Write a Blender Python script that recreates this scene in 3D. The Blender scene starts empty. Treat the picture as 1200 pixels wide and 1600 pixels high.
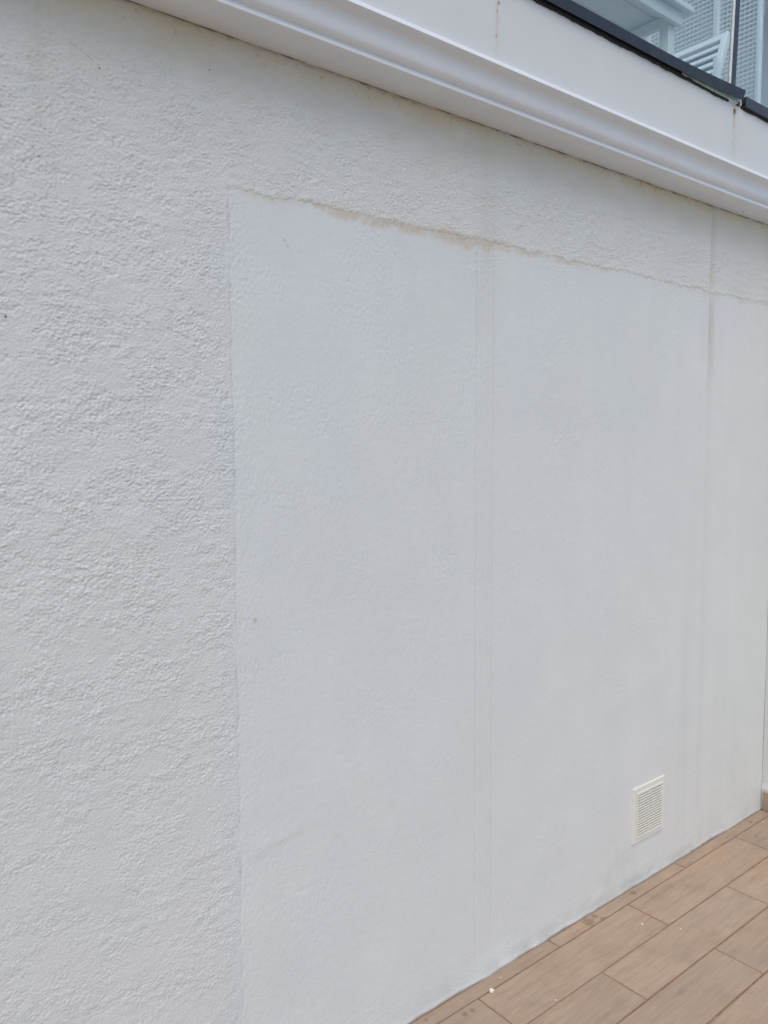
import bpy, bmesh, math
import numpy as np
from mathutils import Matrix, Vector

# ------------------------------------------------------------------ camera
scene = bpy.context.scene
COL = scene.collection
CAM_H, CAM_D = 1.55, 1.5245            # eye height, distance to the wall (wall plane y = 0)
F_PX, PITCH, YAW, ROLL = 1241.49, 0.0860, 0.8916, -0.0068
hd = Vector((math.cos(YAW), math.sin(YAW), 0)); rt = Vector((hd.y, -hd.x, 0)); zz = Vector((0, 0, 1))
fw = hd * math.cos(PITCH) - zz * math.sin(PITCH)
up = hd * math.sin(PITCH) + zz * math.cos(PITCH)
rt, up = rt * math.cos(ROLL) + up * math.sin(ROLL), up * math.cos(ROLL) - rt * math.sin(ROLL)
cd = bpy.data.cameras.new('camera'); cam = bpy.data.objects.new('camera', cd); COL.objects.link(cam)
cam.matrix_world = Matrix(((rt.x, up.x, -fw.x, 0), (rt.y, up.y, -fw.y, -CAM_D), (rt.z, up.z, -fw.z, CAM_H), (0, 0, 0, 1)))
cd.sensor_fit = 'VERTICAL'; cd.sensor_height = 24; cd.lens = 24 * F_PX / 1600
cd.clip_start = 0.02; cd.clip_end = 600
scene.camera = cam

# ------------------------------------------------------------------ light: bright overcast
SUN_EL, SUN_AZ = math.radians(60), math.radians(215)      # azimuth clockwise from +Y
world = bpy.data.worlds.new('World'); scene.world = world; world.use_nodes = True
wn = world.node_tree.nodes; wl = world.node_tree.links
sky = wn.new('ShaderNodeTexSky'); sky.sky_type = 'NISHITA'; sky.sun_disc = False
sky.sun_elevation = SUN_EL; sky.sun_rotation = SUN_AZ
sky.air_density = 1.0; sky.dust_density = 2.2; sky.ozone_density = 1.0
wl.new(sky.outputs[0], wn['Background'].inputs[0]); wn['Background'].inputs[1].default_value = 0.10
sd = bpy.data.lights.new('sun', 'SUN'); sun = bpy.data.objects.new('sun', sd); COL.objects.link(sun)
sd.energy = 0.7; sd.angle = math.radians(60); sd.color = (1.0, 0.97, 0.92)
sdir = Vector((math.sin(SUN_AZ) * math.cos(SUN_EL), math.cos(SUN_AZ) * math.cos(SUN_EL), math.sin(SUN_EL)))
sun.rotation_euler = sdir.to_track_quat('Z', 'Y').to_euler(); sun.location = (0, -6, 8)
vs = scene.view_settings
vs.view_transform = 'Standard'; vs.look = 'None'; vs.gamma = 1; vs.use_curve_mapping = False
vs.exposure = 0.70

# ------------------------------------------------------------------ helpers
def tag(o, label=None, cat=None, group=None, kind=None):
    for k, v in (('label', label), ('category', cat), ('group', group), ('kind', kind)):
        if v: o[k] = v
    return o

def link(name, me, mat=None, parent=None, loc=None):
    o = bpy.data.objects.new(name, me); COL.objects.link(o)
    if mat is not None and me is not None and len(me.materials) == 0: me.materials.append(mat)
    if parent is not None: o.parent = parent
    if loc is not None: o.location = loc
    return o

def empty(name, loc=(0, 0, 0)):
    return link(name, None, None, None, loc)

def poly(name, verts, faces, mat, parent=None, smooth=False, loc=None):
    me = bpy.data.meshes.new(name); me.from_pydata([tuple(v) for v in verts], [], faces); me.update()
    if smooth: me.shade_smooth()
    return link(name, me, mat, parent, loc)

def box_mesh(name, lo, hi, bev=0.0, seg=1):
    bm = bmesh.new(); bmesh.ops.create_cube(bm, size=1)
    for v in bm.verts:
        v.co = Vector([lo[i] + (v.co[i] + 0.5) * (hi[i] - lo[i]) for i in range(3)])
    if bev > 0:
        bmesh.ops.bevel(bm, geom=bm.edges[:], offset=bev, segments=seg, affect='EDGES', profile=0.5)
    me = bpy.data.meshes.new(name); bm.to_mesh(me); bm.free(); return me

def box(name, lo, hi, mat, parent=None, bev=0.0, seg=1):
    return link(name, box_mesh(name, lo, hi, bev, seg), mat, parent)

def bar(name, a, b, w, t, mat, parent=None, side=(0, 0, 1), bev=0.0):
    """rectangular bar from a to b; w along 'side', t across"""
    a, b = Vector(a), Vector(b); d = b - a; L = d.length; d.normalize()
    s = Vector(side); s = (s - d * s.dot(d)).normalized(); n = d.cross(s)
    me = box_mesh(name, (0, -w / 2, -t / 2), (L, w / 2, t / 2), bev)
    m = Matrix(((d.x, s.x, n.x, a.x), (d.y, s.y, n.y, a.y), (d.z, s.z, n.z, a.z), (0, 0, 0, 1)))
    me.transform(m); return link(name, me, mat, parent)

def sweep_x(name, prof, x0, x1, mat, parent=None, nx=1, smooth_idx=()):
    """closed (y,z) profile swept along x"""
    n = len(prof); V = []; Fs = []
    for i in range(nx + 1):
        x = x0 + (x1 - x0) * i / nx
        V += [(x, y, z) for y, z in prof]
    for i in range(nx):
        for k in range(n):
            a, b = i * n + k, i * n + (k + 1) % n
            Fs.append((a, b, b + n, a + n))
    Fs.append(tuple(range(n - 1, -1, -1))); Fs.append(tuple(range(nx * n, nx * n + n)))
    me = bpy.data.meshes.new(name); me.from_pydata(V, [], Fs)
    bm = bmesh.new(); bm.from_mesh(me); bmesh.ops.recalc_face_normals(bm, faces=bm.faces[:]); bm.to_mesh(me); bm.free()
    if smooth_idx:
        for i in range(nx):
            for k in smooth_idx: me.polygons[i * n + k].use_smooth = True
    return link(name, me, mat, parent)

# numpy gradient noise ------------------------------------------------
_rg = np.random.default_rng(11)
_ang = _rg.random(65536) * 2 * math.pi
_GX, _GY = np.cos(_ang).astype(np.float32) * 1.5, np.sin(_ang).astype(np.float32) * 1.5

def perlin(x, y, s=0):
    x = np.asarray(x, np.float64) + 1000.0; y = np.asarray(y, np.float64) + 1000.0
    ix, iy = x.astype(np.int32), y.astype(np.int32)
    fx, fy = (x - ix).astype(np.float32), (y - iy).astype(np.float32)
    u = fx * fx * fx * (fx * (fx * 6 - 15) + 10); v = fy * fy * fy * (fy * (fy * 6 - 15) + 10)
    o = (s * 7919) & 65535
    r0, r1 = (iy * 2657 + o), (iy * 2657 + (2657 + o)); c0, c1 = ix * 40503, ix * 40503 + 40503
    def g(r, c, dx, dy):
        k = (r + c); k = (k ^ (k >> 7)) & 65535
        return _GX[k] * (fx - dx if dx else fx) + _GY[k] * (fy - dy if dy else fy)
    a = g(r0, c0, 0, 0); b = g(r0, c1, 1, 0); c = g(r1, c0, 0, 1); d = g(r1, c1, 1, 1)
    a = a + u * (b - a); c = c + u * (d - c)
    return a + v * (c - a)

def fbm(x, y, s=0, o=3, gain=0.5):
    t = 0; a = 1; f = 1; n = 0
    for i in range(o):
        t = t + a * perlin(x * f, y * f, s + 17 * i); n += a; a *= gain; f *= 2.03
    return t / n

def sstep(a, b, x):
    t = np.clip((x - a) / (b - a), 0, 1); return t * t * (3 - 2 * t)

def gauss(x, w): return np.exp(-(x / w) ** 2)

class Grid:
    """regular grid of wall points; only the points of the kept cells are stored (flat arrays X, Z)"""
    def __init__(s, xs, zs, keepfun=None):
        X, Z = np.meshgrid(xs, zs); nz, nx = X.shape
        kv = np.ones(X.shape, bool) if keepfun is None else keepfun(X, Z)
        keep = kv[:-1, :-1] | kv[1:, 1:] | kv[:-1, 1:] | kv[1:, :-1]
        idx = np.arange(nz * nx).reshape(nz, nx)
        q = np.stack([idx[:-1, :-1], idx[:-1, 1:], idx[1:, 1:], idx[1:, :-1]], -1)[keep]
        used = np.zeros(nz * nx, bool); used[q.ravel()] = True
        s.q = (np.cumsum(used) - 1)[q].astype(np.int32)
        s.X, s.Z = X.ravel()[used], Z.ravel()[used]
    def mesh(s, name, P, tint):
        co = np.stack([s.X, -P, s.Z], -1).astype(np.float32); q = s.q
        me = bpy.data.meshes.new(name)
        me.vertices.add(len(co)); me.vertices.foreach_set('co', co.ravel())
        nq = len(q); me.loops.add(nq * 4); me.loops.foreach_set('vertex_index', q.ravel())
        me.polygons.add(nq); me.polygons.foreach_set('loop_start', np.arange(0, nq * 4, 4, dtype=np.int32))
        me.polygons.foreach_set('use_smooth', np.ones(nq, bool))
        at = me.attributes.new('tint', 'FLOAT_COLOR', 'POINT')
        c4 = np.ones((len(co), 4), np.float32); c4[:, :3] = tint
        at.data.foreach_set('color', c4.ravel())
        me.update(calc_edges=True)
        return me

# materials ------------------------------------------------------------
class NT:
    def __init__(s, name):
        s.m = bpy.data.materials.new(name); s.m.use_nodes = True
        s.t = s.m.node_tree; s.b = s.t.nodes['Principled BSDF']
    def n(s, kind, **kw):
        nd = s.t.nodes.new('ShaderNode' + kind)
        for k, v in kw.items():
            if k in nd.inputs.keys() if hasattr(nd, 'inputs') else False: nd.inputs[k].default_value = v
            else: setattr(nd, k, v)
        return nd
    def l(s, a, b): s.t.links.new(a, b)
    def bump(s, height, dist, strength=1.0):
        bp = s.n('Bump'); bp.inputs['Distance'].default_value = dist; bp.inputs['Strength'].default_value = strength
        s.l(height, bp.inputs['Height']); s.l(bp.outputs[0], s.b.inputs['Normal'])
    def noise(s, scale, detail=3, rough=0.55, vec=None, dist=0.0):
        nd = s.n('TexNoise'); nd.inputs['Scale'].default_value = scale; nd.inputs['Detail'].default_value = detail
        nd.inputs['Roughness'].default_value = rough; nd.inputs['Distortion'].default_value = dist
        if vec is not None: s.l(vec, nd.inputs['Vector'])
        return nd
    def ramp(s, fac, stops):
        r = s.n('ValToRGB'); e = r.color_ramp.elements
        while len(e) < len(stops): e.new(0.5)
        for i, (p, c) in enumerate(stops): e[i].position = p; e[i].color = (*c, 1) if len(c) == 3 else c
        s.l(fac, r.inputs[0]); return r
    def mix(s, fac, a, b, mode='MIX'):
        m = s.n('Mix'); m.data_type = 'RGBA'; m.blend_type = mode
        for v, i in ((fac, 0), (a, 6), (b, 7)):
            if isinstance(v, (int, float)): m.inputs[i].default_value = v
            elif isinstance(v, tuple): m.inputs[i].default_value = (*v, 1)
            else: s.l(v, m.inputs[i])
        return m.outputs[2]
    def geo(s): return s.n('NewGeometry').outputs['Position']

def mat_render(name, base, grain, bump_mm, rough=0.88, coarse=0.0):
    """painted mineral render: tint attribute x base, fine grain bump"""
    M = NT(name); at = M.n('Attribute'); at.attribute_name = 'tint'
    pos = M.geo()
    n1 = M.noise(7, 5, 0.6, pos); n2 = M.noise(grain, 4, 0.65, pos)
    v = M.ramp(n1.outputs[0], [(0.3, (0.965, 0.965, 0.965)), (0.7, (1.0, 1.0, 0.995))])
    c = M.mix(1.0, base, v.outputs[0], 'MULTIPLY')
    c = M.mix(1.0, c, at.outputs['Color'], 'MULTIPLY')
    M.l(c, M.b.inputs['Base Color']); M.b.inputs['Roughness'].default_value = rough
    M.b.inputs['Specular IOR Level'].default_value = 0.25
    if coarse > 0:                                    # grit of the stucco, finer than the modelled lumps
        n3 = M.noise(260, 3, 0.65, pos, 0.5); k = M.n('Math', operation='MULTIPLY_ADD')
        M.l(n3.outputs[0], k.inputs[0]); k.inputs[1].default_value = coarse; M.l(n2.outputs[0], k.inputs[2])
        M.bump(k.outputs[0], bump_mm * 0.001, 1.0)
    else: M.bump(n2.outputs[0], bump_mm * 0.001, 1.0)
    return M.m

def mat_plain(name, col, rough=0.5, var=0.06, scale=9, metal=0.0, bump=0.0, bscale=300, spec=0.5):
    M = NT(name); pos = M.geo()
    n = M.noise(scale, 6, 0.65, pos)
    lo = tuple(c * (1 - var) for c in col); hi = tuple(min(1, c * (1 + var)) for c in col)
    r = M.ramp(n.outputs[0], [(0.3, lo), (0.7, hi)])
    M.l(r.outputs[0], M.b.inputs['Base Color'])
    n3 = M.noise(scale * 6, 4, 0.6, pos)
    rr = M.ramp(n3.outputs[0], [(0.3, (rough * .85,) * 3), (0.7, (min(1, rough * 1.15),) * 3)])
    M.l(rr.outputs[0], M.b.inputs['Roughness'])
    M.b.inputs['Metallic'].default_value = metal; M.b.inputs['Specular IOR Level'].default_value = spec
    if bump > 0: M.bump(M.noise(bscale, 3, 0.6, pos).outputs[0], bump)
    return M.m

M_rough = mat_render('stucco_paint', (0.740, 0.750, 0.722), 520, 0.55, 0.88, 2.8)
M_patch = mat_render('patch_paint', (0.738, 0.763, 0.746), 330, 0.85, 0.8)
M_fascia = mat_render('fascia_paint', (0.69, 0.71, 0.70), 500, 0.15, 0.7)
M_cornice = mat_plain('cornice_paint', (0.80, 0.83, 0.845), 0.42, 0.025, 7, bump=0.0003, bscale=40)
M_core = mat_plain('wall_core', (0.72, 0.71, 0.69), 0.9, 0.04, 5)
M_black = mat_plain('black_aluminium', (0.022, 0.026, 0.032), 0.42, 0.35, 25)
M_bead = mat_plain('black_sealant', (0.008, 0.008, 0.009), 0.75, 0.3, 60, bump=0.002, bscale=120)
M_anth = mat_plain('grey_aluminium', (0.045, 0.05, 0.06), 0.4, 0.25, 25)
M_steel = mat_plain('galvanised_steel', (0.60, 0.72, 0.71), 0.45, 0.25, 60)
M_edge = mat_plain('polished_glass_edge', (0.80, 0.80, 0.76), 0.4, 0.25, 90)
M_rust = mat_plain('rust', (0.14, 0.055, 0.03), 0.9, 0.5, 150)
M_white = mat_plain('white_powder_coat', (0.74, 0.82, 0.85), 0.45, 0.03, 10)
M_teal = mat_plain('shade_teal_panel', (0.22, 0.31, 0.35), 0.6, 0.05, 10)
M_vent = mat_plain('ivory_plastic', (0.78, 0.775, 0.70), 0.42, 0.03, 12)
M_ventback = mat_plain('vent_backing', (0.60, 0.595, 0.54), 0.8, 0.1, 40)
M_nail = mat_plain('dark_nail', (0.06, 0.045, 0.035), 0.7, 0.3, 90)
M_chip = mat_plain('paint_flake', (0.80, 0.78, 0.72), 0.8, 0.05, 200)
M_grout = mat_plain('brown_grout', (0.285, 0.178, 0.115), 0.95, 0.25, 35, bump=0.001, bscale=500)
M_ground = mat_plain('concrete_ground', (0.27, 0.25, 0.225), 0.95, 0.15, 0.6, bump=0.002, bscale=30)
M_upwall = mat_plain('upper_wall_paint', (0.70, 0.74, 0.76), 0.85, 0.03, 1.5)
M_upceil = mat_plain('upper_ceiling_paint', (0.66, 0.72, 0.68), 0.85, 0.03, 3)
M_balc = mat_plain('balcony_floor', (0.45, 0.43, 0.40), 0.8, 0.08, 6)

def mat_glass():
    M = NT('balustrade_glass'); b = M.b
    b.inputs['Base Color'].default_value = (0.90, 0.98, 0.94, 1); b.inputs['Roughness'].default_value = 0.0
    b.inputs['Transmission Weight'].default_value = 1.0; b.inputs['IOR'].default_value = 1.45
    n = M.noise(18, 4, 0.6, M.geo())
    r = M.ramp(n.outputs[0], [(0.35, (0.0, 0, 0)), (0.75, (0.05, 0.05, 0.05))])
    M.l(r.outputs[0], b.inputs['Roughness'])
    return M.m
M_glass = mat_glass()

def mat_tile():
    M = NT('wood_look_tile')
    tc = M.n('TexCoord'); oi = M.n('ObjectInfo')
    off = M.n('VectorMath', operation='SCALE'); M.l(oi.outputs['Random'], off.inputs['Scale']); off.inputs[0].default_value = (37.0, 91.0, 53.0)
    add = M.n('VectorMath', operation='ADD'); M.l(tc.outputs['Object'], add.inputs[0]); M.l(off.outputs[0], add.inputs[1])
    mp = M.n('Mapping'); M.l(add.outputs[0], mp.inputs['Vector']); mp.inputs['Scale'].default_value = (1.5, 17, 1)
    g1 = M.noise(4.0, 9, 0.66, mp.outputs[0], 0.9)                       # long grain
    mp2 = M.n('Mapping'); M.l(add.outputs[0], mp2.inputs['Vector']); mp2.inputs['Scale'].default_value = (4, 85, 1)
    g2 = M.noise(4.5, 6, 0.7, mp2.outputs[0], 0.4)                       # fine pores
    cl = M.noise(6.5, 4, 0.55, add.outputs[0], 0.6)                      # cloudy blotches
    c1 = M.ramp(g1.outputs[0], [(0.28, (0.350, 0.254, 0.182)), (0.5, (0.412, 0.306, 0.223)), (0.74, (0.462, 0.352, 0.262))])
    c2 = M.ramp(cl.outputs[0], [(0.3, (0.88, 0.89, 0.91)), (0.52, (1.0, 0.985, 0.97)), (0.72, (1.045, 1.01, 0.97))])
    c = M.mix(1.0, c1.outputs[0], c2.outputs[0], 'MULTIPLY')
    pr = M.ramp(g2.outputs[0], [(0.36, (0.80, 0.785, 0.77)), (0.47, (1, 1, 1))])
    # graining stronger on some tiles
    st = M.n('Math', operation='MULTIPLY_ADD'); M.l(oi.outputs['Random'], st.inputs[0]); st.inputs[1].default_value = 0.75; st.inputs[2].default_value = 0.15
    c = M.mix(st.outputs[0], c, M.mix(1.0, c, pr.outputs[0], 'MULTIPLY'))
    tn = M.ramp(oi.outputs['Random'], [(0.0, (0.93, 0.94, 0.95)), (0.5, (1.0, 0.99, 0.98)), (1.0, (1.07, 1.05, 1.03))])
    c = M.mix(1.0, c, tn.outputs[0], 'MULTIPLY')
    # pale scuffs and dust
    pos = M.geo(); dn = M.noise(2.6, 7, 0.7, pos, 0.5); dr = M.ramp(dn.outputs[0], [(0.52, (0, 0, 0)), (0.8, (0.35, 0.35, 0.35))])
    c = M.mix(dr.outputs[0], c, (0.48, 0.42, 0.36))
    sp = M.noise(55, 3, 0.5, pos); sr = M.ramp(sp.outputs[0], [(0.71, (0, 0, 0)), (0.78, (0.5, 0.5, 0.5))])
    c = M.mix(sr.outputs[0], c, (0.11, 0.075, 0.055))
    # dirt marks with their own places on the floor
    for (x, y, r) in ((1.445, -0.070, 0.011), (1.470, -0.074, 0.009), (1.35, -0.019, 0.006), (2.307, -0.023, 0.012), (2.05, -0.027, 0.022), (2.09, -0.02, 0.012), (3.02, -0.10, 0.006), (3.12, -0.03, 0.01), (2.10, -0.045, 0.01)):
        sb = M.n('VectorMath', operation='DISTANCE'); M.l(pos, sb.inputs[0]); sb.inputs[1].default_value = (x, y, 0)
        wob = M.noise(120, 2, 0.5, pos)
        ad = M.n('Math', operation='MULTIPLY_ADD'); M.l(wob.outputs[0], ad.inputs[0]); ad.inputs[1].default_value = r * 1.2; M.l(sb.outputs['Value'], ad.inputs[2])
        mr = M.n('MapRange'); M.l(ad.outputs[0], mr.inputs['Value'])
        mr.inputs['From Min'].default_value = r * 1.25; mr.inputs['From Max'].default_value = r * 1.7; mr.inputs['To Min'].default_value = 0.38; mr.inputs['To Max'].default_value = 0.0
        c = M.mix(mr.outputs[0], c, (0.10, 0.065, 0.045))
    M.l(c, M.b.inputs['Base Color'])
    rr = M.ramp(cl.outputs[0], [(0.3, (0.48,) * 3), (0.7, (0.62,) * 3)]); M.l(rr.outputs[0], M.b.inputs['Roughness'])
    M.b.inputs['Specular IOR Level'].default_value = 0.4
    mm = M.n('Math', operation='ADD'); M.l(g1.outputs[0], mm.inputs[0]); M.l(g2.outputs[0], mm.inputs[1])
    M.bump(mm.outputs[0], 0.0006, 0.8)
    return M.m
M_tile = mat_tile()

# ------------------------------------------------------------------ ground and terrace floor
XJ, YROW, XL = 1.5178, 0.1528, 0.7172          # joint phase, row pitch, tile length pitch
XSIDE = 3.2708
g = box('ground', (-150, -150, -0.4), (150, 150, -0.05), M_ground); tag(g, kind='structure')
fl = box('terrace_floor', (-1.9, -2.75, -0.045), (XSIDE + 0.3, 0.03, -0.0025), M_grout); tag(fl, kind='structure')
_tm = {}
def tile(x0, x1, y0, y1, rng):
    L, W = round(x1 - x0, 3), round(y1 - y0, 3)
    if (L, W) not in _tm:
        me = box_mesh('tile', (-L / 2, -W / 2, -0.012), (L / 2, W / 2, 0.0), 0.0016, 1); me.materials.append(M_tile); _tm[(L, W)] = me
    o = link('tile', _tm[(L, W)], None, fl)
    o.location = ((x0 + x1) / 2 + rng.normal(0, .0004), (y0 + y1) / 2 + rng.normal(0, .0003), rng.normal(0, 0.0004))
    o.rotation_euler = (rng.normal(0, 0.0012), rng.normal(0, 0.0006), rng.normal(0, 0.0008))
rng = np.random.default_rng(4)
G = 0.0029
for r in range(18):
    if r == 0: ya, yb = -0.0491 + G, -0.004
    else: ya, yb = -0.0491 - YROW * r + G, -0.0491 - YROW * (r - 1) - G
    ph = XJ + (XL / 2 if r % 2 == 0 else 0)
    k0 = math.floor((-1.85 - ph) / XL)
    for k in range(k0, 8):
        xa, xb = max(-1.85, ph + k * XL) + G, min(XSIDE - 0.002, ph + (k + 1) * XL) - G
        if xb - xa > 0.03: tile(xa, xb, ya, yb, rng)

# ------------------------------------------------------------------ main wall
ZC = 2.386
def patch_x(z):                     # left border of the smooth repair
    return 0.8195 - 0.0085 * sstep(1.6, 0.4, z) + 0.0022 * perlin(z * 14, 3.3, 5) + 0.0018 * perlin(z * 55, 1.3, 6)
def patch_z(x):                     # its top border
    return 2.0860 + 0.004 * perlin(x * 5, 0.7, 8) + 0.0050 * perlin(x * 19, 2.7, 9) + 0.0050 * perlin(x * 62, 4.7, 10) + 0.0030 * perlin(x * 140, 1.7, 11)

def base_relief(X, Z):              # slow waviness of the whole wall (metres)
    return 0.0020 * perlin(X * 1.7, Z * 1.6, 21) + 0.0006 * perlin(X * 5, Z * 4, 22)

def rough_relief(X, Z):
    wx = 0.0022 * perlin(X * 150, Z * 150, 31); wz = 0.0022 * perlin(X * 150, Z * 150, 32)
    sk = perlin(X * 4, Z * 4, 30)                             # trowel direction wanders
    x, z = X + wx, Z + wz + sk * 0.007
    a = perlin(x / 0.0066, z / 0.0050, 33)
    b = perlin(x / 0.0038, z / 0.0031, 34)
    c = 1 - np.abs(perlin(x / 0.0120, z / 0.0078, 35)) * 2.8
    d = perlin(x / 0.026, z / 0.018, 36)
    lump = np.tanh(2.6 * (a + 0.35 * d)) * 0.56 + 0.70 * b + 0.42 * c
    m = fbm(X / 0.110, Z / 0.075, 37, 5, 0.68)
    amp = 0.20 + 0.98 * sstep(-0.42, 0.26, m)                 # flattened islands
    amp = amp * (0.20 + 0.80 * sstep(2.378, 2.26, Z + 0.04 * perlin(X * 8, Z * 8, 38))) * (0.66 + 0.34 * sstep(0.6, 1.5, Z + 0.2 * perlin(X * 3, Z * 3, 39)))
    return 0.00112 * amp * lump + 0.0008 * amp * d, amp

def patch_relief(X, Z):
    a = perlin(X / 0.0085, Z / 0.0065, 41); b = perlin(X / 0.0048, Z / 0.0040, 42)
    c = perlin(X / 0.03, Z / 0.018, 43)
    m = fbm(X / 0.22, Z / 0.14, 44, 3); amp = 0.16 + 0.9 * sstep(-0.05, 0.45, m + 0.25 * sstep(1.0, 2.05, Z) - 0.05)
    amp = amp + (0.75 * sstep(0.09, 0.0, X - 0.82) + 0.25 * sstep(0.25, 0.0, X - 0.82)) * (0.7 + 0.8 * perlin(X * 20, Z * 12, 46))
    nick = sstep(0.62, 0.80, perlin(X / 0.017, Z / 0.015, 45)) * sstep(0.0, 0.3, fbm(X / .3, Z / .3, 49, 2) + 0.1)
    return 0.00058 * amp * (a + 0.8 * b) + 0.00022 * c - 0.0005 * nick, amp

def graded(knots):
    """knots: list of (x, spacing); linear-graded spacing"""
    xs = [knots[0][0]]
    while xs[-1] < knots[-1][0] - 1e-6:
        xs.append(min(knots[-1][0], xs[-1] + float(np.interp(xs[-1], [k[0] for k in knots], [k[1] for k in knots]))))
    return np.array(xs)

def lerp3(c, col, m):
    return c * (1 - m[..., None]) + np.array(col) * m[..., None]

def common_stain(X, Z, T):
    # ochre run-off and black dirt under the cornice
    e = ZC - Z
    n = fbm(X * 9, Z * 14, 51, 4)
    m = np.clip((gauss(e, 0.075) + 0.45 * gauss(e, 0.20)) * (0.6 + 0.7 * n), 0, 1) * (0.55 + 0.45 * sstep(-.3, .4, perlin(X * 3, .5, 52)))
    T = lerp3(T, (0.95, 0.86, 0.70), m * 0.80)
    n2 = fbm(X * 40, Z * 60, 53, 3)
    m = np.clip(sstep(0.012, 0.0, e - 0.012 * np.clip(fbm(X * 12, 0.2, 54, 3), 0, 1)) * (0.55 + 1.4 * n2), 0, 1)
    T = lerp3(T, (0.50, 0.43, 0.32), m * 0.55)
    m = np.clip(sstep(0.0035, 0.0005, e + 0.003 * perlin(X * 25, 9.1, 55)), 0, 1) * sstep(-.45, .1, perlin(X * 14, 3.1, 56))
    T = lerp3(T, (0.13, 0.10, 0.07), m * 0.85)
    m = sstep(0.50, 0.62, perlin(X * 75, Z * 75, 57)) * sstep(0.06, 0.0, e)
    T = lerp3(T, (0.55, 0.48, 0.37), m * 0.45)
    # big soft differences in the paint
    v = fbm(X * 2.3, Z * 2.0, 58, 3); T = T * (1 + 0.018 * v)[..., None]
    b = fbm(X * 3.1, Z * 2.2, 59, 3); T = T * (1 + np.stack([-0.008 * b, 0.001 * b, 0.008 * b], -1))
    # run-off streak at the slab joint
    jit = 0.0022 * perlin(Z * 9, 2.2, 60); dx = X - 2.762 - jit
    s = 0.17 + 0.75 * gauss(Z - 1.95, 0.18) + 0.40 * sstep(1.9, 2.3, Z)
    s = s * (0.7 + 0.6 * fbm(X * 150, Z * 3, 61, 2)) * (1 - 0.75 * gauss(Z - 2.083, 0.03)) * sstep(0.05, 0.3, Z)
    T = lerp3(T, (0.80, 0.73, 0.65), np.clip(gauss(dx, 0.017) * s, 0, 1) * 0.85)
    w = (0.6 * gauss(X - 1.60, 0.05) * sstep(1.7, 2.05, Z) + 0.35 * gauss(X - 1.60, 0.035)) * (0.55 + 0.9 * fbm(X * 55, Z * 2.5, 64, 3))
    T = lerp3(T, (0.86, 0.83, 0.77), np.clip(w, 0, 1) * 0.45)
    T = lerp3(T, (0.62, 0.58, 0.54), np.clip((gauss(dx + 0.017, 0.0045) + 0.5 * gauss(dx + 0.008, 0.003)) * s, 0, 1) * 0.7)
    # wide dirty wash left of that joint, low down
    w = gauss(X - 2.64, 0.05) * sstep(1.4, .7, Z) * (0.6 + 0.8 * fbm(X * 40, Z * 1.2, 62, 3))
    T = lerp3(T, (0.86, 0.86, 0.85), np.clip(w, 0, 1) * 0.35)
    return T

def spots(X, Z, T, L):
    for (x, z, r, col, a) in L:
        d = np.hypot(X - x, Z - z) + r * 0.5 * perlin(X / r * .6, Z / r * .6, 63)
        T = lerp3(T, col, sstep(r * 1.25, r * 0.45, d) * a)
    return T

wall = empty('house_wall', (0, 0, 0))
tag(wall, 'long white stuccoed house wall with large smooth repaired patch', 'wall')

# --- rough stucco ---
xs = graded([(-1.9, 0.03), (-0.3, 0.012), (0.25, 0.0018), (0.86, 0.0018), (1.6, 0.0026), (XSIDE + 0.01, 0.0040)])
zs = np.concatenate([graded([(-0.02, 0.012), (0.25, 0.004), (0.42, 0.0018)])[:-1], np.arange(0.42, ZC + 0.012, 0.0018)])
def rough_side(X, Z): return np.maximum(patch_x(Z[:, :1]) - X, Z - patch_z(X[:1, :]))
GR = Grid(xs, zs, lambda X, Z: rough_side(X, Z) > -0.006)
X, Z = GR.X, GR.Z
R, amp = rough_relief(X, Z)
sd_left = patch_x(Z) - X               # >0 : left of patch
sd_top = Z - patch_z(X)                # >0 : above patch
inside = np.maximum(sd_left, sd_top)   # >0 in rough area
lip = sstep(-0.010, 0.003, inside)
flat = sstep(0.0, 0.022, inside)       # trowelled flat right beside the joint
bead = gauss(inside - 0.006, 0.006) * (0.6 + 0.7 * perlin(X * 45, Z * 45, 71)) * sstep(-0.01, 0.0, sd_top)
H = base_relief(X, Z) + 0.0001 + 0.0010 * perlin(X * 11, Z * 11, 70) + R * (0.55 + 0.45 * flat) + 0.0014 * bead
H = H - (1 - lip) * 0.0026
T = np.ones(X.shape + (3,))
T = common_stain(X, Z, T)
pit = np.clip(-R / 0.0013, 0, 1)
T = lerp3(T, (0.90, 0.875, 0.84), pit * 0.30 * sstep(-.3, .3, fbm(X * 4, Z * 3, 72, 2)))     # dust lodged in the stucco
# pinkish old run-off near the top left
for x0, w, a in ((0.447, 0.016, .55), (0.472, 0.004, .4), (0.505, 0.012, .2)):
    s = gauss(X - x0 - 0.006 * perlin(Z * 6, 1, 73), w) * sstep(1.75, 2.15, Z) * (0.5 + 0.9 * fbm(X * 60, Z * 6, 74, 3))
    T = lerp3(T, (0.90, 0.80, 0.74), np.clip(s, 0, 1) * a)
# paint of the repair lapped over the stucco beside the joint
lap = sstep(0.055, 0.03, sd_left + 0.02 * fbm(X * 8, Z * 9, 75, 3)) * sstep(-.15, .15, fbm(3.1, Z * 3.2, 76, 2) + 0.25 * sstep(0.9, 0.5, Z)) * (Z < 2.1)
T = T * (1 + lap[..., None] * np.array([-0.03, -0.012, 0.02]))
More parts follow.
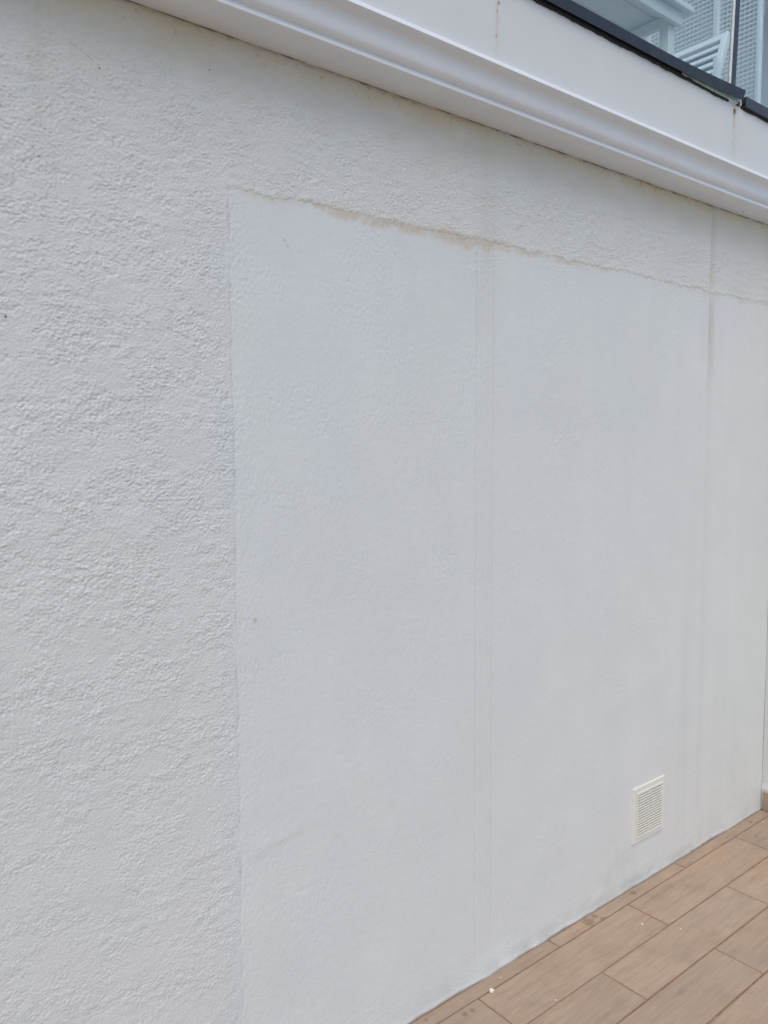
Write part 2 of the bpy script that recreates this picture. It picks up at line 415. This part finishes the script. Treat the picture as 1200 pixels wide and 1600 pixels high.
# brown weathering on the ragged edge above the repair
ed = (1 - 0.6 * gauss(X - 2.35, 0.25)) * gauss(sd_top - 0.003, 0.010) * sstep(-0.02, 0.02, X - 0.85) * np.clip(0.35 + 0.9 * fbm(X * 11, 0.4, 77, 3) + 0.35 * gauss(X - 1.5, .35), 0, 1)
T = lerp3(T, (0.86, 0.73, 0.59), np.clip(1.0 * ed * (0.7 + 0.8 * fbm(X * 60, Z * 60, 78, 2)), 0, 1) * 0.75)
T = spots(X, Z, T, [(0.377, 1.777, 0.0028, (0.12, 0.10, 0.09), .9), (0.785, 2.306, 0.0022, (.2, .16, .1), .8), (0.560, 2.246, 0.0022, (.25, .2, .15), .8), (0.60, 2.02, 0.0015, (.4, .36, .3), .7), (0.66, 1.66, 0.0015, (.4, .36, .3), .6)])
# thin dark scratch
t = (X - 0.505) / 0.055; zc_ = 2.277 - 0.018 * np.clip(t, 0, 1) ** 1.2 * 1.5
T = lerp3(T, (0.30, 0.26, 0.22), gauss(Z - zc_, 0.0014) * sstep(-.03, .03, t) * sstep(1.03, .97, t) * sstep(-.3, .3, perlin(X * 160, 2, 79)) * 0.5)
# hairline crack along the upright joint
crk = gauss(sd_left - 0.0008, 0.0014) * (Z < 2.09) * sstep(0.35, 0.9, Z) * sstep(-.15, .35, perlin(Z * 12, 8.8, 80) + 0.18 * sstep(1.2, 1.9, Z))
T = lerp3(T, (0.40, 0.36, 0.32), crk * 0.38)
H = H - 0.0010 * crk
me = GR.mesh('rough_stucco', H, T)
tag(link('rough_stucco', me, M_rough, wall), 'rough lumpy cream-white stucco framing the smooth patch')

# --- smooth repaired patch ---
xs = graded([(0.795, 0.0022), (1.2, 0.0024), (2.0, 0.003), (XSIDE + 0.012, 0.0042)])
zs = np.concatenate([graded([(-0.02, 0.002), (0.08, 0.0025), (0.2, 0.004), (2.0, 0.004)])[:-1], np.arange(2.0, 2.102, 0.0025)])
GP = Grid(xs, zs, lambda X, Z: rough_side(X, Z) < 0.010)
X, Z = GP.X, GP.Z
R, amp = patch_relief(X, Z)
dl, dt = X - patch_x(Z), patch_z(X) - Z               # distance inside from the left / top borders
H = base_relief(X, Z) + R - 0.0004
H = H + 0.0012 * gauss(dl - 0.004, 0.004) * perlin(X * 3, Z * 30, 81)
# ragged foot: paint and mortar squeezed out over the tiles
foot = sstep(0.085, 0.0, Z)
H = H + foot * (0.0020 + 0.0045 * perlin(X * 4.3, 0.5, 82) + 0.0018 * perlin(X * 13, 1.5, 83)) + gauss(Z - 0.004, 0.008) * (0.0012 + 0.0006 * perlin(X * 40, 3.5, 84))
H = H + foot * 0.0005 * fbm(X * 40, Z * 60, 85, 2)
# trowel crease low on the left
cr = Z - (0.625 + 0.16 * (X - 0.83)); H = H + 0.0010 * sstep(-0.02, 0.004, cr) * sstep(0.05, 0.004, cr) * sstep(0.83, 0.86, X) * sstep(1.05, 0.92, X)
cr = Z - (0.66 + 0.34 * (X - 2.2)); H = H + 0.0005 * gauss(cr, 0.035) * sstep(2.0, 2.3, X) * sstep(2.75, 2.55, X)
# faint drawn joints
for x0 in (1.556, 1.622):
    H = H - 0.0008 * gauss(X - x0, 0.003) * sstep(0.04, 0.12, Z)
T = np.ones(X.shape + (3,))
T = common_stain(X, Z, T)
v = fbm(X * 3.3 + 5, Z * 2.6, 104, 4); T = T * (1 + np.stack([0.026 * v, 0.024 * v, 0.016 * v], -1))      # cloudy, uneven coats
# brown-pink dirt hanging from the top border
drip = 0.022 + 0.024 * fbm(X * 16, 0.3, 91, 3) + 0.014 * gauss(X - 1.48, 0.12) + 0.008 * gauss(X - 1.15, .06)
env = (1 - 0.7 * gauss(X - 2.35, 0.3)) * np.clip(0.28 + 1.0 * fbm(X * 7.5, 0.9, 92, 3) + 0.65 * gauss(X - 1.50, 0.28) + 0.25 * gauss(X - 1.12, .1), 0, 1) * sstep(0.83, 0.9, X)
m = sstep(1.0, 0.25, dt / np.clip(drip, 0.004, 1)) * env * np.clip(0.75 + 0.8 * fbm(X * 70, Z * 40, 93, 3), 0, 1)
T = lerp3(T, (0.90, 0.76, 0.63), np.clip(m * 1.6, 0, 1) * 0.9)
m = gauss(dt - 0.004, 0.005) * env * sstep(-.2, .3, fbm(X * 30, Z * 30, 94, 2) + .1)
T = lerp3(T, (0.72, 0.60, 0.50), np.clip(m, 0, 1) * 0.40 * sstep(-.1, .35, perlin(X * 4.1, 7.7, 102) + .5 * gauss(X - 1.5, .3)))
# drawn joints: pencil grey and stippled
for x0, a in ((1.556, .24), (1.622, .17), (1.577, .07), (1.601, .05)):
    br = np.clip(0.55 + 1.0 * fbm(x0 * 9, Z * 5, 95, 3) + 0.35 * sstep(1.5, 2.0, Z), 0, 1.3)
    m = gauss(X - x0 - 0.0010 * perlin(Z * 8, x0, 96), 0.0028) * br * sstep(0.05, 0.15, Z)
    T = lerp3(T, (0.62, 0.61, 0.60), np.clip(m * a, 0, 1))
m = sstep(1.548, 1.556, X) * sstep(1.63, 1.622, X) * sstep(1.0, 1.95, Z) * np.clip(0.35 + fbm(X * 120, Z * 120, 97, 2), 0, 1)
T = lerp3(T, (0.86, 0.845, 0.82), m * 0.12)
# faint vertical washes in the paint towards the right
w = fbm(X * 14, Z * 0.9, 103, 3); T = T * (1 + 0.020 * w * sstep(1.7, 2.2, X))[..., None]
# nicks, spots
dk = sstep(0.62, 0.80, perlin(X / 0.017, Z / 0.015, 45)) * sstep(0.0, 0.3, fbm(X / .3, Z / .3, 49, 2) + 0.1)
T = lerp3(T, (0.86, 0.85, 0.84), dk * 0.25)
T = spots(X, Z, T, [(0.862, 1.162, 0.0060, (0.74, 0.68, 0.50), .75), (0.957, 1.995, .005, (.75, .73, .72), .6), (0.963, 1.985, .004, (.7, .68, .66), .6), (1.27, 2.012, .004, (.65, .62, .58), .6), (1.34, 1.99, .003, (.7, .67, .62), .5), (1.13, 1.93, .003, (.6, .57, .55), .6), (2.61, 1.88, .004, (.7, .66, .55), .5)])
# hairline at the upright joint
crk = gauss(dl, 0.0016) * sstep(0.5, 1.0, Z) * sstep(-.3, .1, perlin(Z * 12, 8.8, 80) + 0.25 * sstep(1.2, 1.9, Z))
T = lerp3(T, (0.60, 0.56, 0.53), crk * 0.3)
# splashed dirt at the foot
n = fbm(X * 10, Z * 16, 98, 4)
m = np.clip((gauss(Z, 0.06) + 0.5 * gauss(Z - .01, 0.02)) * (0.45 + 1.2 * n) * (0.35 + 0.65 * sstep(-.2, .4, perlin(X * 3.0, 4.4, 99) + .3 * gauss(X - 2.0, .4))), 0, 1)
T = lerp3(T, (0.68, 0.68, 0.675), m * 0.50)
m = np.clip(gauss(Z - 0.10, 0.09) * gauss(X - 2.25, 0.10) * (0.4 + 1.4 * fbm(X * 25, Z * 10, 100, 3)), 0, 1)
T = lerp3(T, (0.72, 0.73, 0.74), m * 0.40)
m = sstep(0.007, 0.001, Z + 0.004 * perlin(X * 22, 6.6, 101)); T = lerp3(T, (0.45, 0.38, 0.32), m * 0.6)
me = GP.mesh('render_patch', H, T)
tag(link('render_patch', me, M_patch, wall), 'smooth bluish-white repaired patch with brown stained top edge')
box('wall_core', (-1.9, 0.02, -0.03), (6.4, 0.24, 2.40), M_core, wall)

# --- side wall at the right end ---
side = empty('side_wall', (XSIDE, -0.6, 0)); tag(side, 'rough white stuccoed side wall meeting the main wall at right edge', 'wall')
ys = np.concatenate([np.arange(0.0, 0.25, 0.0035), graded([(0.25, 0.004), (0.5, 0.012), (1.3, 0.02)])])
zs = np.concatenate([np.arange(0.0, 1.2, 0.004), graded([(1.2, 0.006), (2.380, 0.01)])])
GS = Grid(ys, zs); Y, Z = GS.X, GS.Z
R, amp = rough_relief(Y + 40, Z + 7); ft = sstep(0.13, 0.08, Z)
Hs = R * 1.3 * (1 - 0.8 * ft) + 0.006 * ft * gauss(Z - 0.092, 0.02)
T = np.ones(Y.shape + (3,)); T = T * (1 + 0.02 * fbm(Y * 5 + 9, Z * 4, 111, 3))[..., None]
me = GS.mesh('rough_stucco', Hs, T)
me.transform(Matrix(((0, 1, 0, 0), (-1, 0, 0, 0), (0, 0, 1, 0), (0, 0, 0, 1))))     # (y,-h,z) -> (-h,-y,z)
me.transform(Matrix.Translation((0, 0.6, 0)))
link('rough_stucco', me, M_rough, side)
box('wall_core', (0.004, -0.70, -0.03), (0.25, 0.59, 2.380), M_core, side)
for k in range(4):
    y1 = 0.588 - k * 0.322; y0 = max(y1 - 0.318, -0.70)
    box('skirting_tile', (-0.0135, y0, 0.001), (-0.0005, y1, 0.083), M_tile, side, 0.002)

# ------------------------------------------------------------------ balcony edge
XL0, XR0 = -1.9, 6.4
YB, YD, YFa = -0.0955, -0.1455, -0.130
ZA, ZCf, ZD, ZE = ZC, 2.4013, 2.456, 2.4685
cy = []
N = 14
for i in range(N + 1):                       # cyma between the two fillets
    t = i / N
    y = YB + 0.0004 + (YD + 0.006 - (YB + 0.0004)) * (t - 0.62 * math.sin(2 * math.pi * t) / (2 * math.pi) * -1.0)
    z = ZCf + (ZD - ZCf) * (t - 0.80 * math.sin(2 * math.pi * t) / (2 * math.pi))
    cy.append((y, z))
prof = [(0.03, ZA), (YB - 0.0035, ZA), (YB - 0.0050, ZA + 0.0015), (YB - 0.0005, ZCf - 0.001), (YB + 0.0003, ZCf)] + cy[1:-1] + [(YD + 0.006, ZD), (YD - 0.0010, ZD + 0.0003), (YD - 0.002, ZD + 0.0015), (YD + 0.001, ZE - 0.002), (YD + 0.0025, ZE), (YFa + 0.003, ZE + 0.002), (0.03, ZE + 0.002)]
co = sweep_x('cornice', prof, XL0, XR0, M_cornice, None, 1, smooth_idx=range(4, 4 + len(cy)))
tag(co, 'white moulded cornice with curved profile above the stucco', 'cornice')
for x, y, z in ((1.309, YB - 0.005, 2.4045), (1.451, YB - 0.005, 2.4045), (1.672, YB - 0.005, 2.4045), (1.99, YB - 0.005, 2.4045), (2.45, YB - 0.005, 2.4045), (2.9, -0.03, ZA)):
    bm = bmesh.new(); bmesh.ops.create_cone(bm, cap_ends=True, segments=8, radius1=0.0016, radius2=0.0010, depth=0.003)
    m_ = bpy.data.meshes.new('nail_head'); bm.to_mesh(m_); bm.free(); link('nail_head', m_, M_nail, co, (x, y, z))

slab = empty('balcony_slab', (2, 0, 2.4)); tag(slab, 'pale painted balcony slab with rust streaks above the cornice', 'balcony')
slab_m = Matrix.Translation((-2, 0, -2.4))
ZF = 2.663
xs = graded([(XL0, 0.05), (0.9, 0.01), (1.3, 0.003), (3.0, 0.004), (3.3, 0.01), (XR0, 0.06)]); zs = np.arange(ZE - 0.004, ZF + 0.002, 0.0035)
GF = Grid(xs, zs); X, Z = GF.X, GF.Z
Hf = 0.130 + 0.0008 * perlin(X * 3, Z * 6, 120) - 0.0008 * gauss(X - 1.490, 0.003) - 0.0008 * gauss(X - 2.630, 0.003)
T = np.ones(X.shape + (3,)) * (1 + 0.02 * fbm(X * 3, Z * 5, 121, 3))[..., None]
for x0, a in ((1.490, 0.55), (2.630, 0.8)):
    d = X - x0 - 0.0015 * perlin(Z * 30, x0, 122)
    s = np.clip(0.55 + 0.9 * fbm(X * 140, Z * 12, 123, 3), 0, 1) * (0.35 + 0.65 * sstep(2.47, 2.66, Z))
    T = lerp3(T, (0.82, 0.64, 0.52), np.clip(gauss(d, 0.006) * s * a, 0, 1))
    T = lerp3(T, (0.86, 0.80, 0.76), np.clip(gauss(d, 0.018) * s * a * .6, 0, 1))
    T = lerp3(T, (0.50, 0.30, 0.20), np.clip(gauss(d + .001, 0.0018) * s * a * .7 * sstep(2.56, 2.66, Z), 0, 1))
    T = spots(X, Z, T, [(x0 - .004, 2.534, .0032, (.22, .13, .09), .9), (x0 - .001, 2.592, .0028, (.3, .18, .12), .8)])
T = spots(X, Z, T, [(2.634, 2.640, .010, (.30, .13, .07), .9), (2.628, 2.628, .005, (.25, .12, .08), .8), (1.494, 2.612, .004, (.25, .14, .1), .8), (2.36, 2.50, .002, (.6, .6, .58), .7)])
m = gauss(ZF - Z, 0.012) * np.clip(.4 + fbm(X * 20, Z * 20, 124, 2), 0, 1); T = lerp3(T, (0.86, 0.83, 0.80), m * .6)
me = GF.mesh('fascia', Hf, T); me.transform(slab_m)
link('fascia', me, M_fascia, slab)
me = box_mesh('slab', (XL0, -0.127, 2.4715), (XR0, 2.2, 2.662)); me.transform(slab_m); link('slab', me, M_balc, slab)

# --- glass balustrade ---
bal = empty('glass_balustrade', (2.6, -0.12, 2.66)); tag(bal, 'frameless glass balustrade in black base channel on balcony edge', 'balustrade')
BI = Matrix.Translation((-2.6, 0.12, -2.66))
def inb(o): o.data.transform(BI); return o
def lean(z): return 0.055 * (z - 2.70)       # joint leans a little out of plumb
def pane(x0, x1, l0, l1, z0=2.672, z1=3.62):
    ya, yb = -0.124, -0.114
    V = []
    for y in (ya, yb):
        V += [(x0 + (lean(z0) if l0 else 0), y, z0), (x1 + (lean(z0) if l1 else 0), y, z0), (x1 + (lean(z1) if l1 else 0), y, z1), (x0 + (lean(z1) if l0 else 0), y, z1)]
    return poly('glass_pane', V, [(0, 1, 2, 3), (7, 6, 5, 4), (0, 4, 5, 1), (1, 5, 6, 2), (2, 6, 7, 3), (3, 7, 4, 0)], M_glass, bal)
inb(pane(XL0, 2.597, False, True)); inb(pane(2.640, XR0, True, False))
def upright(name, x0, x1, y0, y1, z0, z1, mat):
    V = [(x + lean(z), y, z) for z in (z0, z1) for (x, y) in ((x0, y0), (x1, y0), (x1, y1), (x0, y1))]
    return inb(poly(name, V, [(0, 3, 2, 1), (4, 5, 6, 7), (0, 1, 5, 4), (1, 2, 6, 5), (2, 3, 7, 6), (3, 0, 4, 7)], mat, bal))
upright('polished_edge', 2.598, 2.608, -0.1265, -0.112, 2.70, 3.62, M_edge)
upright('joint_gasket', 2.609, 2.639, -0.1255, -0.113, 2.664, 3.62, M_anth)
# base channel cores
inb(box('base_channel', (XL0, -0.128, 2.6635), (2.30, -0.100, 2.690), M_black, bal, 0.001))
inb(box('base_channel', (2.683, -0.143, 2.6625), (XR0, -0.100, 2.6965), M_anth, bal, 0.0012))
inb(box('clamp_plate', (2.302, -0.1350, 2.6640), (2.668, -0.105, 2.690), M_steel, bal, 0.001))
# lifted cover strip: follows the channel, then springs up at its right end
V = []; Fs = []
st = [XL0] + list(np.linspace(2.1, 2.665, 16))
for i, x in enumerate(st):
    t = max(0, (x - 2.20) / 0.465); li = 0.014 * t ** 1.5
    endcut = 0.020 if i == len(st) - 1 else 0.0
    yo = -0.1445 - 0.006 * t * t
    V += [(x - endcut, yo, 2.6650 + li * 0.55), (x, yo + 0.0008, 2.6970 + li * .8), (x, -0.100, 2.7055 + li * .8), (x - endcut, yo + 0.002, 2.6650 + li * 0.55), (x, yo + 0.003, 2.6950 + li * .8), (x, -0.100, 2.7035 + li * .8)]
for i in range(len(st) - 1):
    a, b = i * 6, i * 6 + 6
    for p, q in ((0, 1), (1, 2), (4, 3), (5, 4), (3, 0), (2, 5)): Fs.append((a + p, b + p, b + q, a + q))
e = (len(st) - 1) * 6; Fs += [(e, e + 3, e + 4, e + 1), (e + 1, e + 4, e + 5, e + 2), (3, 0, 1, 4), (4, 1, 2, 5)]
inb(tag(poly('cover_strip', V, Fs, M_black, bal), 'black cover strip springing loose at its right end'))
# sealant beads with an uneven lower edge
def bead_strip(name, x0, x1, zt, n):
    X1 = np.linspace(x0, x1, n); V = []; Fs = []
    lowz = ZF - 0.0045 - 0.0028 * np.clip(perlin(X1 * 28, 0.4, 130) + 0.3, 0, 1) - 0.0016 * np.abs(perlin(X1 * 75, 0.6, 131))
    for i, x in enumerate(X1):
        z1 = zt(x); yb = -0.1345 - 0.0014 * perlin(x * 33, 0.2, 132)
        V += [(x, yb, lowz[i]), (x, yb - 0.001, (lowz[i] + z1) / 2), (x, yb + 0.001, z1), (x, -0.1225, z1), (x, -0.1225, lowz[i])]
    for i in range(n - 1):
        for k in range(5):
            a, b = i * 5 + k, i * 5 + (k + 1) % 5; Fs.append((a, b, b + 5, a + 5))
    Fs += [(4, 3, 2, 1, 0), tuple(range((n - 1) * 5, n * 5))]
    o = poly(name, V, Fs, M_bead, bal)
    bm = bmesh.new(); bm.from_mesh(o.data); bmesh.ops.recalc_face_normals(bm, faces=bm.faces[:]); bm.to_mesh(o.data); bm.free()
    return inb(o)
bead_strip('sealant_bead', XL0, 2.585, lambda x: 2.6765 - 0.0135 * float(sstep(2.22, 2.44, np.array(x))), 900)
bead_strip('sealant_bead', 2.668, 3.6, lambda x: 2.6660, 240)
inb(box('bolt', (2.640, -0.136, 2.6600), (2.656, -0.1285, 2.672), M_rust, bal, 0.002, 2))
inb(box('end_plug', (2.667, -0.139, 2.670), (2.682, -0.108, 2.691), M_bead, bal, 0.003, 2))

# ------------------------------------------------------------------ what stands on the balcony
ub = empty('upper_house', (4, 2.2, 2.66)); tag(ub, 'shaded grey-blue upper storey behind the balcony glass', 'house')
UI = Matrix.Translation((-4, -2.2, -2.66))
for nm, lo, hi, mt in (('wall', (-1.9, 2.205, 2.40), (12, 2.45, 5.50), M_upwall), ('ceiling', (-1.9, 0.7, 5.40), (12, 2.203, 5.55), M_upceil)):
    o = box(nm, lo, hi, mt, ub); o.data.transform(UI)

ZB = 2.662                                      # balcony floor level
tb = empty('patio_table', (2.6, 0.75, ZB)); tag(tb, 'pale patio table seen from below through left glass pane', 'table')
def intb(o): o.data.transform(Matrix.Translation((-2.6, -0.75, -ZB))); return o
ZT = 3.335
for k in range(6):
    y0 = 0.372 + k * 0.128
    intb(box('plank', (2.05, y0, ZT), (3.21, y0 + 0.124, ZT + 0.024), M_white, tb, 0.002))
intb(box('apron', (2.10, 0.400, ZT - 0.055), (3.17, 0.422, ZT - 0.001), M_white, tb, 0.002)); intb(box('apron', (2.10, 1.09, ZT - 0.055), (3.17, 1.112, ZT - 0.001), M_white, tb, 0.002))
for x in (2.12, 3.11):
    for y in (0.424, 1.04): intb(box('leg', (x, y, ZB + 0.001), (x + 0.045, y + 0.045, ZT - 0.001), M_white, tb, 0.003))
    intb(box('stretcher', (x + .01, 0.471, ZT - 0.05), (x + 0.032, 1.038, ZT - 0.006), M_white, tb, 0.002))

ch = empty('slatted_chair', (3.6, 0.75, ZB)); tag(ch, 'white slatted garden chair with leaning backrest behind glass joint', 'chair')
CI = Matrix.Translation((-3.6, -0.75, -ZB))
def inc(o): o.data.transform(CI); return o
ct, cb = Vector((3.835, 0, 3.515)), Vector((3.66, 0, 3.07))        # back leans away to +x
ax = (ct - cb).normalized()
for y in (0.565, 0.955):
    inc(bar('back_stile', cb + Vector((0, y, 0)), ct + Vector((0, y, 0)), 0.032, 0.034, M_white, ch, (0, 1, 0), 0.003))
inc(bar('top_rail', ct + Vector((0, 0.582, 0)) - ax * 0.016, ct + Vector((0, 0.938, 0)) - ax * 0.016, 0.034, 0.024, M_white, ch, ax, 0.002))
for k in range(8):
    p = ct - ax * (0.062 + 0.046 * k)
    inc(bar('back_slat', p + Vector((0, 0.5825, 0)), p + Vector((0, 0.9375, 0)), 0.020, 0.012, M_white, ch, ax, 0.001))
pn = ax.cross(Vector((0, 1, 0)))
if pn.x < 0: pn = -pn
inc(bar('back_panel', cb + Vector((0, 0.76, 0)) + pn * 0.012, ct + Vector((0, 0.76, 0)) + pn * 0.012 - ax * 0.034, 0.355, 0.004, M_teal, ch, (0, 1, 0)))  # panel added to darken the slat gaps; the shade is in its teal colour
for k in range(6):
    x = 3.26 + k * 0.064; inc(box('seat_slat', (x, 0.55, 3.09), (x + 0.052, 0.97, 3.108), M_white, ch, 0.002))
for y in (0.545, 0.975):
    inc(bar('leg', (3.30, y, ZB + .001), (3.66, y, 3.088), 0.030, 0.022, M_white, ch, (1, 0, 0), 0.002))
    inc(bar('leg', (3.80, y, ZB + .001), (3.71, y, 3.36), 0.030, 0.022, M_white, ch, (1, 0, 0), 0.002))
    inc(box('armrest', (3.30, y - 0.024, 3.252), (3.70, y + 0.024, 3.272), M_white, ch, 0.003)) if False else None

tr = empty('mesh_screen', (4.3, 0.97, ZB)); tag(tr, 'white wire mesh screen standing behind the slatted chair', 'screen')
TI = Matrix.Translation((-4.3, -0.97, -ZB))
def intr(o): o.data.transform(TI); return o
for y, w in ((0.625, 0.022), (0.86, 0.032), (1.285, 0.026)):
    intr(box('post', (4.285, y, ZB + .001), (4.315, y + w, 4.75), M_white, tr, 0.003))
intr(box('top_rail', (4.287, 0.648, 4.72), (4.313, 0.859, 4.748), M_white, tr, 0.002)); intr(box('top_rail', (4.287, 0.893, 4.72), (4.313, 1.284, 4.748), M_white, tr, 0.002))
hw = box_mesh('wire', (-0.002, 0, -0.0035), (0.002, 0.391, 0.0035)); hw.materials.append(M_white)
hw2 = box_mesh('wire', (-0.002, 0, -0.0035), (0.002, 0.211, 0.0035)); hw2.materials.append(M_white)
vw = box_mesh('wire', (-0.002, -0.0025, 0), (0.002, 0.0025, 1.61)); vw.materials.append(M_white)
for k in range(66):
    z = 3.12 + k * 0.0243
    link('wire', hw, None, tr, (0, 0.893 - 0.97, z - ZB)); link('wire', hw2, None, tr, (0, 0.648 - 0.97, z - ZB))
for k in range(15): link('wire', vw, None, tr, (0.0045, 0.917 + k * 0.0245 - 0.97, 3.11 - ZB))
for k in range(8): link('wire', vw, None, tr, (0.0045, 0.672 + k * 0.0245 - 0.97, 3.11 - ZB))

# ------------------------------------------------------------------ vent grille
vx0, vx1, vz0, vz1 = 2.323, 2.515, 0.158, 0.356
vg = empty('vent_grille', ((vx0 + vx1) / 2, 0, vz0)); tag(vg, 'square ivory plastic louvred vent low on the white wall', 'vent')
VI = Matrix.Translation((-(vx0 + vx1) / 2, 0, -vz0))
def inv(o): o.data.transform(VI); return o
def ring(name, o, i, y0, y1, mat, par):
    (a, b, c, d), (e, f, g_, h_) = o, i
    V = [(a, y1, c), (b, y1, c), (b, y1, d), (a, y1, d), (e, y1, g_), (f, y1, g_), (f, y1, h_), (e, y1, h_)]
    V += [(x, y0, z) for (x, _, z) in V]
    Fs = []
    for k in range(4):
        n = (k + 1) % 4
        Fs += [(k, n, 4 + n, 4 + k), (8 + k, 12 + k, 12 + n, 8 + n), (k, 8 + k, 8 + n, n), (4 + k, 4 + n, 12 + n, 12 + k)]
    ob = poly(name, V, Fs, mat, par)
    bm = bmesh.new(); bm.from_mesh(ob.data); bmesh.ops.recalc_face_normals(bm, faces=bm.faces[:])
    bmesh.ops.bevel(bm, geom=[ed for ed in bm.edges if abs(ed.verts[0].co.y - y1) < 1e-6 and abs(ed.verts[1].co.y - y1) < 1e-6], offset=0.0012, segments=1, affect='EDGES')
    bm.to_mesh(ob.data); bm.free(); return ob
B1, B2 = 0.017, 0.020
ix0, ix1, iz0, iz1 = vx0 + B1, vx1 - B1, vz0 + 0.016, vz1 - 0.016
inv(ring('flange', (vx0, vx1, vz0, vz1), (ix0, ix1, iz0, iz1), 0.004, -0.0060, M_vent, vg))
inv(ring('louvre_frame', (ix0 + .0004, ix1 - .0004, iz0 + .0004, iz1 - .0004), (ix0 + 0.005, ix1 - 0.005, iz0 + 0.004, iz1 - 0.010), 0.004, -0.0100, M_vent, vg))
inv(box('backing', (ix0 + 0.0052, -0.0006, iz0 + 0.0042), (ix1 - 0.0052, 0.003, iz1 - 0.0102), M_ventback, vg))
xm = (ix0 + ix1) / 2
inv(box('mullion', (xm - 0.0016, -0.0085, iz0 + 0.0043), (xm + 0.0016, -0.0008, iz1 - 0.0103), M_vent, vg))
NS = 16; pitch = (iz1 - 0.0103 - iz0 - 0.0043) / NS
for k in range(NS):
    z = iz0 + 0.0043 + pitch * (k + 0.5)
    for (xa, xb) in ((ix0 + 0.0053, xm - 0.0018), (xm + 0.0018, ix1 - 0.0053)):
        V = []
        for x in (xa, xb):
            V += [(x, -0.0106, z - 0.0030), (x, -0.0100, z + 0.0018), (x, -0.0088, z + 0.0024), (x, -0.0020, z - 0.0014), (x, -0.0020, z - 0.0030)]
        inv(poly('louvre', V, [(0, 1, 2, 3, 4), (9, 8, 7, 6, 5), (0, 5, 6, 1), (1, 6, 7, 2), (2, 7, 8, 3), (3, 8, 9, 4), (4, 9, 5, 0)], M_vent, vg))

# ------------------------------------------------------------------ paint flakes on the floor
def flake(x, y, r, seed, label, group=None):
    rg = np.random.default_rng(seed); n = 7; V = []
    for h in (0.0003, 0.0022):
        for k in range(n):
            a = 2 * math.pi * k / n; q = r * (0.65 + 0.6 * rg.random())
            V.append((q * math.cos(a) * 1.25, q * math.sin(a), h + 0.001 * rg.random() * (h > 0.001)))
    Fs = [tuple(range(n - 1, -1, -1)), tuple(range(n, 2 * n))] + [(k, (k + 1) % n, n + (k + 1) % n, n + k) for k in range(n)]
    o = poly('paint_flake', V, Fs, M_chip, None, loc=(x, y, 0.0012)); o.rotation_euler.z = rg.random() * 6
    tag(o, label, 'paint flake', group)
flake(1.567, -0.0535, 0.0075, 1, 'largest white paint flake lying on floor joint by the wall foot')
for i, (x, y, r, lb) in enumerate(((1.676, -0.195, 0.0030, 'tiny white paint speck on the planks nearest the bottom of the picture'), (2.170, -0.147, 0.0034, 'left one of two tiny paint specks on planks below the vent'), (2.239, -0.239, 0.0034, 'right one of two tiny paint specks on planks below the vent'), (1.627, -0.034, 0.0022, 'tiny paint speck on narrow cut tile just beyond the largest flake'), (3.155, -0.063, 0.0030, 'farthest tiny paint speck near the skirting in the corner'))):
    flake(x, y, r * 0.8, 20 + i, lb, 'tiny white specks on the floor tiles')
